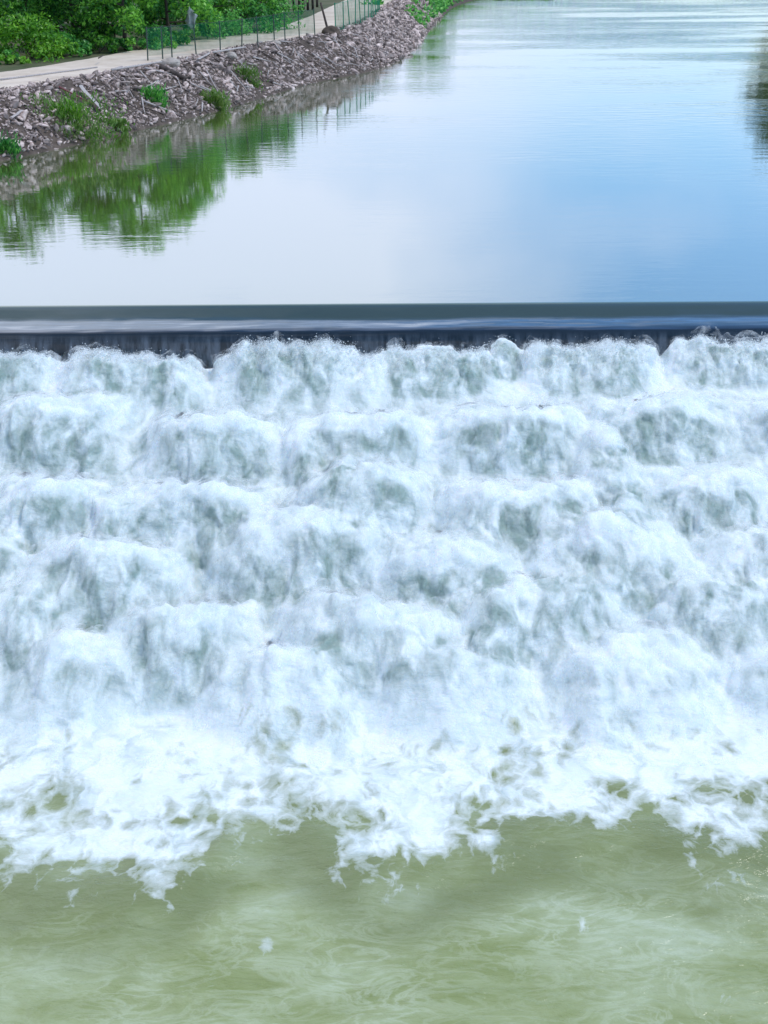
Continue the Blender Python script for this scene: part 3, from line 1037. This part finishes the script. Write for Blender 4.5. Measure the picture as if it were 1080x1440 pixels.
lay('stick', (285, 152), (285, 166), 0.06, M['wood'], 'pale stick at the waterline beside the right grass tuft', 'stick', 0.3)
lay('stick', (50, 185), (66, 203), 0.06, M['darkwood'], 'dark bent stick at the waterline below the large grass tuft', 'stick', 0.2)
lay('stick', (140, 92), (146, 88), 0.05, M['darkwood'], 'short dark stick poking up at the end of the long pole', 'stick', 0.5)
for k in range(110):
    px = random.uniform(150, 560)
    f = (px - 0) / 540
    top = 95 - 62 * min(1, max(0, (px - 150) / 380)); bot = 185 - 90 * min(1, max(0, (px - 150) / 390))
    py = random.uniform(top + 5, bot - 6)
    a = land(px, py)
    ang = random.uniform(-1.2, 1.9)
    ln = random.uniform(0.8, 2.4)
    b = Vector((a.x + math.cos(ang) * ln, a.y - math.sin(ang) * ln, 0))
    if off_of(b.x, b.y)[0] < 0.1: continue
    b.z = gz(b.x, b.y)
    a.z += 0.2; b.z += 0.2
    o = bar_between('driftwood', a, b, random.uniform(0.03, 0.075), 0.025, M['wood'] if random.random() < 0.7 else M['darkwood'], seg=5)
    tag(o, 'thin weathered driftwood branch caught on the rubble bank', 'driftwood', 'driftwood branches on the rubble bank')

# boulders one can tell apart
M['boulder'] = simple_mat('boulder_stone', (0.34, 0.29, 0.24), (0.52, 0.46, 0.40), 3.0, 0.9, 0.4)


def boulder(px, py, sz, label, mat='boulder'):
    p = land(px, py)
    bm = bmesh.new()
    bmesh.ops.create_icosphere(bm, subdivisions=3, radius=0.5)
    for v in bm.verts:
        n = mnoise.noise(v.co * 2.2 + Vector((px, py, 0))) * 0.22 + mnoise.noise(v.co * 6 + Vector((py, px, 3))) * 0.06
        v.co = v.co * (1 + n); v.co.z *= 0.7
    o = bm_obj('boulder', bm, M[mat])
    o.location = (p.x, p.y, p.z + sz * 0.15); o.scale = (sz * 1.2, sz, sz)
    tag(o, label, 'boulder')


boulder(240, 93, 1.15, 'rounded pale brown boulder at the bank edge below the left end of the fence')
boulder(324, 81, 0.85, 'rounded pinkish boulder on the bank edge under the middle of the fence')
boulder(388, 63, 0.7, 'reddish brown stone on the bank edge below the fence')


def mound():
    p = land(468, 47)
    bm = bmesh.new()
    bmesh.ops.create_icosphere(bm, subdivisions=4, radius=0.5)
    for v in bm.verts:
        v.co *= 1 + 0.45 * mnoise.noise(v.co * 2.5) + 0.16 * mnoise.noise(v.co * 9)
    o = bm_obj('soil_mound', bm, M['bank'], smooth=True)
    o.location = (p.x, p.y, p.z - 0.05); o.scale = (1.9, 1.5, 1.3)
    tag(o, 'dark heap of soil beside the fence and the leaning post', 'soil mound')


mound()


# ------------------------------------------------------------------ fence
def post_bm(h, r, seg=6):
    bm = bmesh.new()
    bmesh.ops.create_cone(bm, cap_ends=True, segments=seg, radius1=r, radius2=r, depth=h)
    bmesh.ops.translate(bm, verts=bm.verts, vec=(0, 0, h / 2))
    return bm


def build_fence():
    near = [(208, 86), (229, 84), (242, 82), (276, 77), (310, 75), (340, 70), (363, 66), (386, 62), (401, 58), (421, 55), (443, 52)]
    far = [(472, 46), (483, 42), (492, 39), (500, 36), (507, 34), (513, 31), (518, 29), (522, 27), (525, 25), (528, 22.5), (530.5, 20), (532.5, 17.5), (534, 15)]
    for pts, mat, h, label, nm in ((near, M['steel'], 2.5, 'wire fence of thin dark posts and green netting beside the dirt road', 'a'),
                                   (far, M['greenpost'], 2.7, 'dense bright green mesh fence running away along the far bank edge', 'b')):
        P = [land(*p) for p in pts]
        f = empty('fence', P[0])
        tag(f, label, 'fence')
        me = None
        for p in P:
            if me is None:
                bm = post_bm(h, 0.055)
                o = bm_obj('post', bm, mat, f); me = o.data
            else:
                o = bpy.data.objects.new('post', me); COL.objects.link(o); o.parent = f
            o.location = (p.x - P[0].x, p.y - P[0].y, p.z - P[0].z - 0.1)
            o.rotation_euler = (random.gauss(0, 0.03), random.gauss(0, 0.03), 0)
        V = []; F = []; UV = []
        L = 0
        for i, p in enumerate(P):
            if i: L += (p - P[i - 1]).length
            q = p - P[0]
            V += [(q.x, q.y, q.z + (0.35 if nm == 'a' else 0.05)), (q.x, q.y, q.z + h - 0.2)]
            UV.append(L)
            if i: F.append([2 * i - 2, 2 * i, 2 * i + 1, 2 * i - 1])
        m2 = np_mesh('netting', V, F)
        uv = m2.uv_layers.new(name='UVMap')
        for poly in m2.polygons:
            for li in poly.loop_indices:
                vi = m2.loops[li].vertex_index
                uv.data[li].uv = (UV[vi // 2], (vi % 2) * h)
        link('netting', m2, M['net' if nm == 'a' else 'netfar'], f)
        for zz in ((h - 0.2,) if nm == 'a' else (h - 0.2, 0.15)):
            bm = bmesh.new()
            for i in range(1, len(P)):
                a = P[i - 1] - P[0]; b = P[i] - P[0]
                a.z += zz; b.z += zz
                c = (a + b) / 2; d = b - a
                box_bm(bm, c, (d.length, 0.03, 0.03), d.to_track_quat('X', 'Z').to_matrix())
            bm_obj('rail', bm, mat, f)


build_fence()
a = land(463, 47)
o = bar_between('leaning_post', a + Vector((0, 0, -0.2)), a + Vector((-0.75, 0.1, 2.7)), 0.12, 0.09, M['darkwood'])
tag(o, 'dark wooden post leaning left beside the soil heap', 'post')


# ------------------------------------------------------------------ foliage
def leaves(centers, radii, per, size, seed, squash=0.8, droop=0.0):
    """small bent leaf sprays spread over clumps; returns a mesh of quads"""
    g = np.random.default_rng(seed)
    n = len(centers) * per
    C = np.repeat(np.asarray(centers, dtype=float), per, 0)
    Rr = np.repeat(np.asarray(radii, dtype=float), per)
    d = g.normal(size=(n, 3)); d /= np.linalg.norm(d, axis=1)[:, None]
    rad = Rr * (0.45 + 0.6 * g.random(n) ** 0.6)
    P = C + d * rad[:, None] * np.array([1, 1, squash])
    nrm = d * 0.7 + g.normal(size=(n, 3)) * 0.6 + np.array([0, 0, 0.35])
    nrm /= np.linalg.norm(nrm, axis=1)[:, None]
    t = np.cross(nrm, g.normal(size=(n, 3))); t /= np.linalg.norm(t, axis=1)[:, None]
    b = np.cross(nrm, t)
    sz = size * (0.6 + 0.8 * g.random(n))[:, None]
    V = np.stack([P - t * sz * 0.9, P - b * sz * 0.42, P + t * sz * 0.9 - np.array([0, 0, droop]) * sz, P + b * sz * 0.42 - nrm * sz * 0.2], 1)
    F = np.arange(n * 4).reshape(n, 4)
    return V.reshape(-1, 3), F


def tree_parts(seed, h, spread, trunk_h, mat, dens=1.0, size=0.20):
    r = random.Random(seed)
    cen, rad = [], []
    bm = bmesh.new()

    def limb(a, b, r0, r1, seg=6):
        a = Vector(a); b = Vector(b)
        ax = (b - a).normalized()
        s = ax.orthogonal().normalized(); u = ax.cross(s)
        mid = a.lerp(b, 0.5) + s * r.uniform(-1, 1) * (b - a).length * 0.06
        rr = []
        for c, q in ((a, r0), (mid, (r0 + r1) / 2), (b, r1)):
            rr.append([bm.verts.new(c + s * math.cos(2 * math.pi * j / seg) * q + u * math.sin(2 * math.pi * j / seg) * q) for j in range(seg)])
        for i in range(2):
            for j in range(seg):
                bm.faces.new((rr[i][j], rr[i][(j + 1) % seg], rr[i + 1][(j + 1) % seg], rr[i + 1][j]))
    top = Vector((r.uniform(-.4, .4), r.uniform(-.4, .4), h * 0.85))
    fork = Vector((top.x * 0.4, top.y * 0.4, trunk_h))
    limb((0, 0, -0.3), fork, 0.22, 0.15)
    limb(fork, top, 0.15, 0.03)
    nb = 11
    for k in range(nb):
        t = k / (nb - 1)
        z0 = trunk_h * 0.8 + (h * 0.75 - trunk_h * 0.8) * t
        a0 = fork.lerp(top, max(0, (z0 - trunk_h) / (top.z - trunk_h)))
        ang = k * 2.4 + r.uniform(-.4, .4)
        ln = spread * (0.55 + 0.5 * math.sin(math.pi * (0.25 + 0.7 * t))) * r.uniform(0.7, 1.1)
        e = a0 + Vector((math.cos(ang) * ln, math.sin(ang) * ln, r.uniform(-0.1, 0.9) + 0.5 * t))
        limb(a0, e, 0.075, 0.02, 5)
        for q in (0.55, 0.85, 1.05):
            c = a0.lerp(e, q) + Vector((r.uniform(-.6, .6), r.uniform(-.6, .6), r.uniform(-.3, .5)))
            cen.append(c[:]); rad.append(r.uniform(0.65, 1.15) * spread / 3.2)
    for k in range(6):
        cen.append((top + Vector((r.uniform(-1, 1), r.uniform(-1, 1), r.uniform(-1.0, h * 0.12))))[:]); rad.append(r.uniform(.6, 1.0) * spread / 3.2)
    V, F = leaves(cen, rad, int(95 * dens), size, seed)
    crown = np_mesh('crown', V, F); crown.materials.append(mat)
    trunk = bpy.data.meshes.new('trunk')
    bmesh.ops.recalc_face_normals(bm, faces=bm.faces)
    bm.to_mesh(trunk); bm.free(); trunk.materials.append(M['bark'])
    return trunk, crown


TREES = [tree_parts(11, 9.6, 3.7, 1.7, M['leaf'], 1.3), tree_parts(12, 8.8, 4.0, 1.5, M['leaf'], 1.3), tree_parts(13, 10.4, 3.6, 1.9, M['leafm'], 1.3), tree_parts(14, 8.0, 3.8, 1.4, M['leafm'], 1.3), tree_parts(15, 11.5, 3.6, 4.6, M['leafr'], 0.8)]


def put_tree(loc, k, sc, label, group=None, rz=None, name='tree'):
    t = empty(name, loc, random.uniform(0, 6.28) if rz is None else rz)
    tag(t, label, 'tree', group)
    trunk, crown = TREES[k]
    for nm, me in (('trunk', trunk), ('crown', crown)):
        o = bpy.data.objects.new(nm, me); COL.objects.link(o); o.parent = t
    t.scale = (sc, sc, sc)
    return t


# row along the far edge of the dirt road, by photo pixel of the trunk foot
row = [(-60, 82, 1, .95), (-8, 80, 0, 1.0), (40, 70, 3, 0.9), (105, 70, 1, 1.0), (178, 70, 0, 1.08), (215, 58, 3, 0.95), (262, 56, 2, 0.9), (295, 47, 1, .85), (335, 43, 0, .8), (372, 41, 3, .78)]
labels = ['dark tree beyond the left edge of the photo behind the road', 'dark leafy tree at the far left edge behind the road', 'green tree rising behind the bright bush at left',
          'broad dark tree behind the road between bright bush and thick trunk', 'tall dark tree with a thick black trunk at the road edge', 'leafy tree behind the start of the green fence',
          'tree with a straight dark trunk beside the white sheet', 'tree right of the white sheet behind the netting', 'thin trunked tree behind the middle of the netting', 'last tree of the row behind the right end of the netting']
row += [(140, 66, 2, 1.05), (238, 61, 0, 1.0)]
labels += ['full tree directly left of the thick black trunk', 'full dark tree left of the white sheet behind the fence start']
for (px, py, k, s), lb in zip(row, labels):
    put_tree(land(px, py), k, s, lb)
# the wood behind
for k in range(26):
    px = -160 + k * 22 + random.uniform(-8, 8)
    p = land(px, 72 - 0.075 * max(px, 0) - random.uniform(10, 26))
    p = p + Vector((random.uniform(-2, 0), random.uniform(0, 8), 0))
    p.z = gz(p.x, p.y)
    put_tree(p, random.randrange(4), random.uniform(0.8, 1.05), 'dark leafy tree standing in the wood behind the roadside row', 'trees in the wood behind the road')
for i in range(14):                                # further wood along the left bank, off the picture
    p = Vector((-46 + random.uniform(-6, 2), 62 + i * 3.5, 0)) if i < 7 else Vector((-15 + (i - 7) * 4 + random.uniform(-3, 3), 190 + (i - 7) * 12, 0))
    p.z = gz(p.x, p.y)
    if off_of(p.x, p.y)[0] < 8:
        continue
    put_tree(p, random.randrange(4), random.uniform(0.85, 1.1), 'leafy tree of the wood beside the left bank, beyond the picture', 'trees beside the left bank')
# right bank: trees leaning over the water
for (x, y, s, k) in [(57, 163, 1.4, 4), (58.5, 171, 1.45, 4), (60.5, 180, 1.5, 4), (63, 189, 1.5, 4), (66, 199, 1.55, 4), (70, 210, 1.6, 4)]:
    t = put_tree((x, y, 1.0), k, s, 'leaning tree on the right bank, seen only as a dark reflection in the river', 'trees leaning over the right bank')
    t.rotation_euler = (random.uniform(-.08, .08), R(-27), random.uniform(-.3, .3))


# ------------------------------------------------------------------ bushes and grass
def bush(px, py, w, h, mat, label, cat='bush', per=70, size=0.16, n=16, seed=1, dy=0.0):
    p = land(px, py)
    r = random.Random(seed)
    cen, rad = [], []
    for k in range(n):
        q = Vector((r.gauss(0, .33) * w, r.gauss(0, .33) * w * 0.7, h * (0.15 + 0.7 * r.random())))
        cen.append(q[:]); rad.append(r.uniform(.22, .38) * min(w, h))
    V, F = leaves(cen, rad, per, size, seed)
    b = empty('bush', p + Vector((0, dy, 0)))
    tag(b, label, cat)
    me = np_mesh('leaves', V, F)
    link('leaves', me, mat, b)
    bm = bmesh.new()
    for k in range(5):
        e = Vector((r.uniform(-.3, .3) * w, r.uniform(-.2, .2) * w, h * 0.6))
        d = e
        box_bm(bm, e / 2, (0.04, 0.04, d.length), d.to_track_quat('Z', 'Y').to_matrix())
    bm_obj('stem', bm, M['bark'], b)
    return b


bush(46, 84, 3.4, 3.2, M['leafb'], 'bright yellow green bush at the road edge near the left photo edge', seed=31, per=110, n=22)
bush(78, 78, 1.6, 1.8, M['leafm'], 'small mid green shrub right of the bright bush', seed=32)
bush(-5, 84, 2.6, 2.6, M['leaf'], 'dark shrub at the left photo edge behind the road', seed=33)
bush(120, 72, 2.6, 1.8, M['leaf'], 'dark low shrub under the broad tree behind the road', seed=34)
bush(160, 68, 1.4, 2.2, M['leafm'], 'pale green shrub left of the thick black trunk', seed=35)
bush(215, 68, 3.0, 1.8, M['leafm'], 'green shrub behind the left end of the netting', seed=36)
bush(248, 64, 2.2, 1.3, M['leafb'], 'low bright green shrub beside the trunk behind the netting', seed=37)
bush(292, 55, 2.8, 2.6, M['leafm'], 'green shrub behind the netting right of the white sheet', seed=38)
bush(325, 50, 2.8, 2.4, M['leafm'], 'full green shrub behind the middle netting', seed=39)
bush(358, 47, 3.0, 2.8, M['leafm'], 'tall green shrub behind the netting near its right end', seed=40)
bush(392, 42, 3.0, 3.0, M['leafm'], 'rounded green shrub at the right end of the shrub row behind the netting', seed=41)
bush(20, 86, 1.2, 0.5, M['leafm'], 'low weeds on the near edge of the road at left', 'weeds', seed=42, n=8)


for k, (px, py, w, h, m) in enumerate([(-20, 92, 3.0, 1.0, 'leafm'), (20, 90, 2.0, 0.7, 'leafb'), (75, 81, 2.2, 0.8, 'leafb'), (100, 79, 2.6, 1.2, 'leafm'), (140, 75, 2.6, 1.3, 'leaf'), (195, 71, 2.4, 1.0, 'leafm'), (228, 68, 2.4, 0.9, 'leafb')]):
    bush(px, py, w, h, M[m], ['low weeds at the road edge beyond the left photo edge', 'low bright weeds at the foot of the bright bush', 'small bright weeds between the bright bush and the mid green shrub', 'knee high mid green weeds at the road edge under the broad tree', 'dark low weeds left of the thick black trunk', 'low green weeds right of the thick black trunk', 'bright low weeds behind the first fence posts'][k], 'weeds', per=60, seed=60 + k, n=12)


def tuft(px, py, w, h, label, seed, n=900, mat='grass', cat='grass tuft'):
    p = land(px, py)
    g = np.random.default_rng(seed)
    a = g.random(n) * 6.283; rr = np.sqrt(g.random(n))
    bx = np.cos(a) * rr * w * 0.5 + 0.12 * w * g.normal(size=n); by = np.sin(a) * rr * w * 0.32
    bz = np.array([gz(p.x + x, p.y + y) for x, y in zip(bx[::10], by[::10])]).repeat(10)[:n] - p.z - 0.05
    hh = h * (0.35 + 0.75 * g.random(n)) * (1.1 - 0.6 * rr)
    lean = g.normal(size=(n, 2)) * 0.45
    tip = np.stack([bx + lean[:, 0] * hh, by + lean[:, 1] * hh, bz + hh], 1)
    mid = np.stack([bx + lean[:, 0] * hh * 0.3, by + lean[:, 1] * hh * 0.3, bz + hh * 0.6], 1)
    wd = 0.035 + 0.03 * g.random(n)
    dx = np.stack([np.cos(a) * wd, np.sin(a) * wd, np.zeros(n)], 1)
    b0 = np.stack([bx, by, bz], 1)
    V = np.stack([b0 - dx * .6, mid - dx, tip, mid + dx], 1)
    me = np_mesh('grass_tuft', V.reshape(-1, 3), np.arange(4 * n).reshape(n, 4))
    o = link(cat.replace(' ', '_'), me, M[mat])
    o.location = p
    tag(o, label, cat)


tuft(104, 186, 5.0, 0.55, 'largest green grass tuft low on the rubble bank at the waterline', 51, 2200)
tuft(94, 166, 2.0, 0.7, 'bright green weeds above the largest grass tuft', 52, 600, 'leafb', 'weeds')
tuft(215, 142, 1.7, 0.7, 'small green weed clump in the middle of the rubble bank', 53, 600, 'leafm', 'weeds')
tuft(302, 150, 1.9, 0.75, 'rounded bright green tuft at the waterline right of the weed clump', 54, 900)
tuft(6, 214, 1.6, 0.7, 'dark green tuft at the water in the left photo corner of the bank', 55, 500, 'leafm')
tuft(165, 182, 1.4, 0.5, 'small yellowish tuft at the waterline right of the largest tuft', 56, 700)
tuft(345, 112, 2.2, 0.4, 'olive weeds among the rubble in the middle of the bank', 57, 1100, 'grass', 'weeds')
tuft(60, 79, 2.0, 0.35, 'pale grass fringe along the road below the bright bush', 58, 900, 'grass')


def far_green():
    """grass and scrub on the far bend of the left bank"""
    g = np.random.default_rng(77)
    ii = np.where((LW[:, 1] > 168) & (LW[:, 1] < 420))[0]
    n = 15000
    k = g.choice(ii[:-1], n); t = g.random(n)[:, None]
    off = g.random(n) * 9 + 0.1
    B = LW[k] * (1 - t) + LW[k + 1] * t
    P = B + LN[k] * off[:, None]
    keep = fbm(P[:, 0] * 0.12, P[:, 1] * 0.12, 2) + 0.35 + 0.6 * sstep(170, 215, P[:, 1]) * 1.0 > 0.55
    P, off = P[keep], off[keep]; n = len(P)
    z = ground_z(off, P[:, 0], P[:, 1])
    C = np.concatenate([P, z[:, None] + g.random((n, 1)) * 0.9], 1)
    d = g.normal(size=(n, 3)); d /= np.linalg.norm(d, axis=1)[:, None]
    t1 = np.cross(d, g.normal(size=(n, 3))); t1 /= np.linalg.norm(t1, axis=1)[:, None]
    b1 = np.cross(d, t1)
    s = (0.22 + 0.25 * g.random(n))[:, None]
    V = np.stack([C - t1 * s, C - b1 * s * .5, C + t1 * s, C + b1 * s * .5], 1)
    me = np_mesh('bank_grass', V.reshape(-1, 3), np.arange(4 * n).reshape(n, 4))
    o = link('bank_grass', me, M['leafm'])
    tag(o, 'green grass and scrub covering the far bend of the left bank', 'grass', kind='stuff')


far_green()

# small things behind the fence
p = land(268, 62)
me = np_mesh('sheet', *(lambda n: ([(x * 0.9 - 0.4 + 0.05 * math.sin(z * 7), 0.10 * math.sin(x * 9 + z * 5), z * 1.3 - x * 0.5) for z in np.linspace(0, 1, n) for x in np.linspace(0, 1, n)], grid_faces(n, n)))(8))
o = link('sheet', me, M['white'], smooth=True)
md = o.modifiers.new('thickness', 'SOLIDIFY'); md.thickness = 0.02
o.location = p + Vector((0, 0, 1.7)); o.rotation_euler = (0, 0.35, 0.1)
tag(o, 'crumpled whitish sheet hanging behind the netting beside a dark trunk', 'sheet')
for i, (px, py) in enumerate([(414, 18), (421, 17), (427, 16), (433, 15), (440, 14), (446, 10)]):
    a = land(px, py)
    o = bar_between('stake', a, a + Vector((random.uniform(-.2, .2), 0, 4.5)), 0.16, 0.12, M['bark'])
    tag(o, 'brown bare trunk-like stake in a row beyond the grass strip behind the fence', 'stake', 'stakes behind the fence')
# weed island far up the river
p = at(735, -2, 0.0)
g = np.random.default_rng(5)
V, F = leaves([(x, g.normal() * 0.8, 0.2) for x in np.linspace(-5, 5, 18)], [0.9] * 18, 60, 0.3, 5, 0.5)
o = link('weed_island', np_mesh('weed_island', V, F), M['leafm'])
o.location = p
tag(o, 'low dark green weed patch in mid river at the top of the photo', 'weed patch')
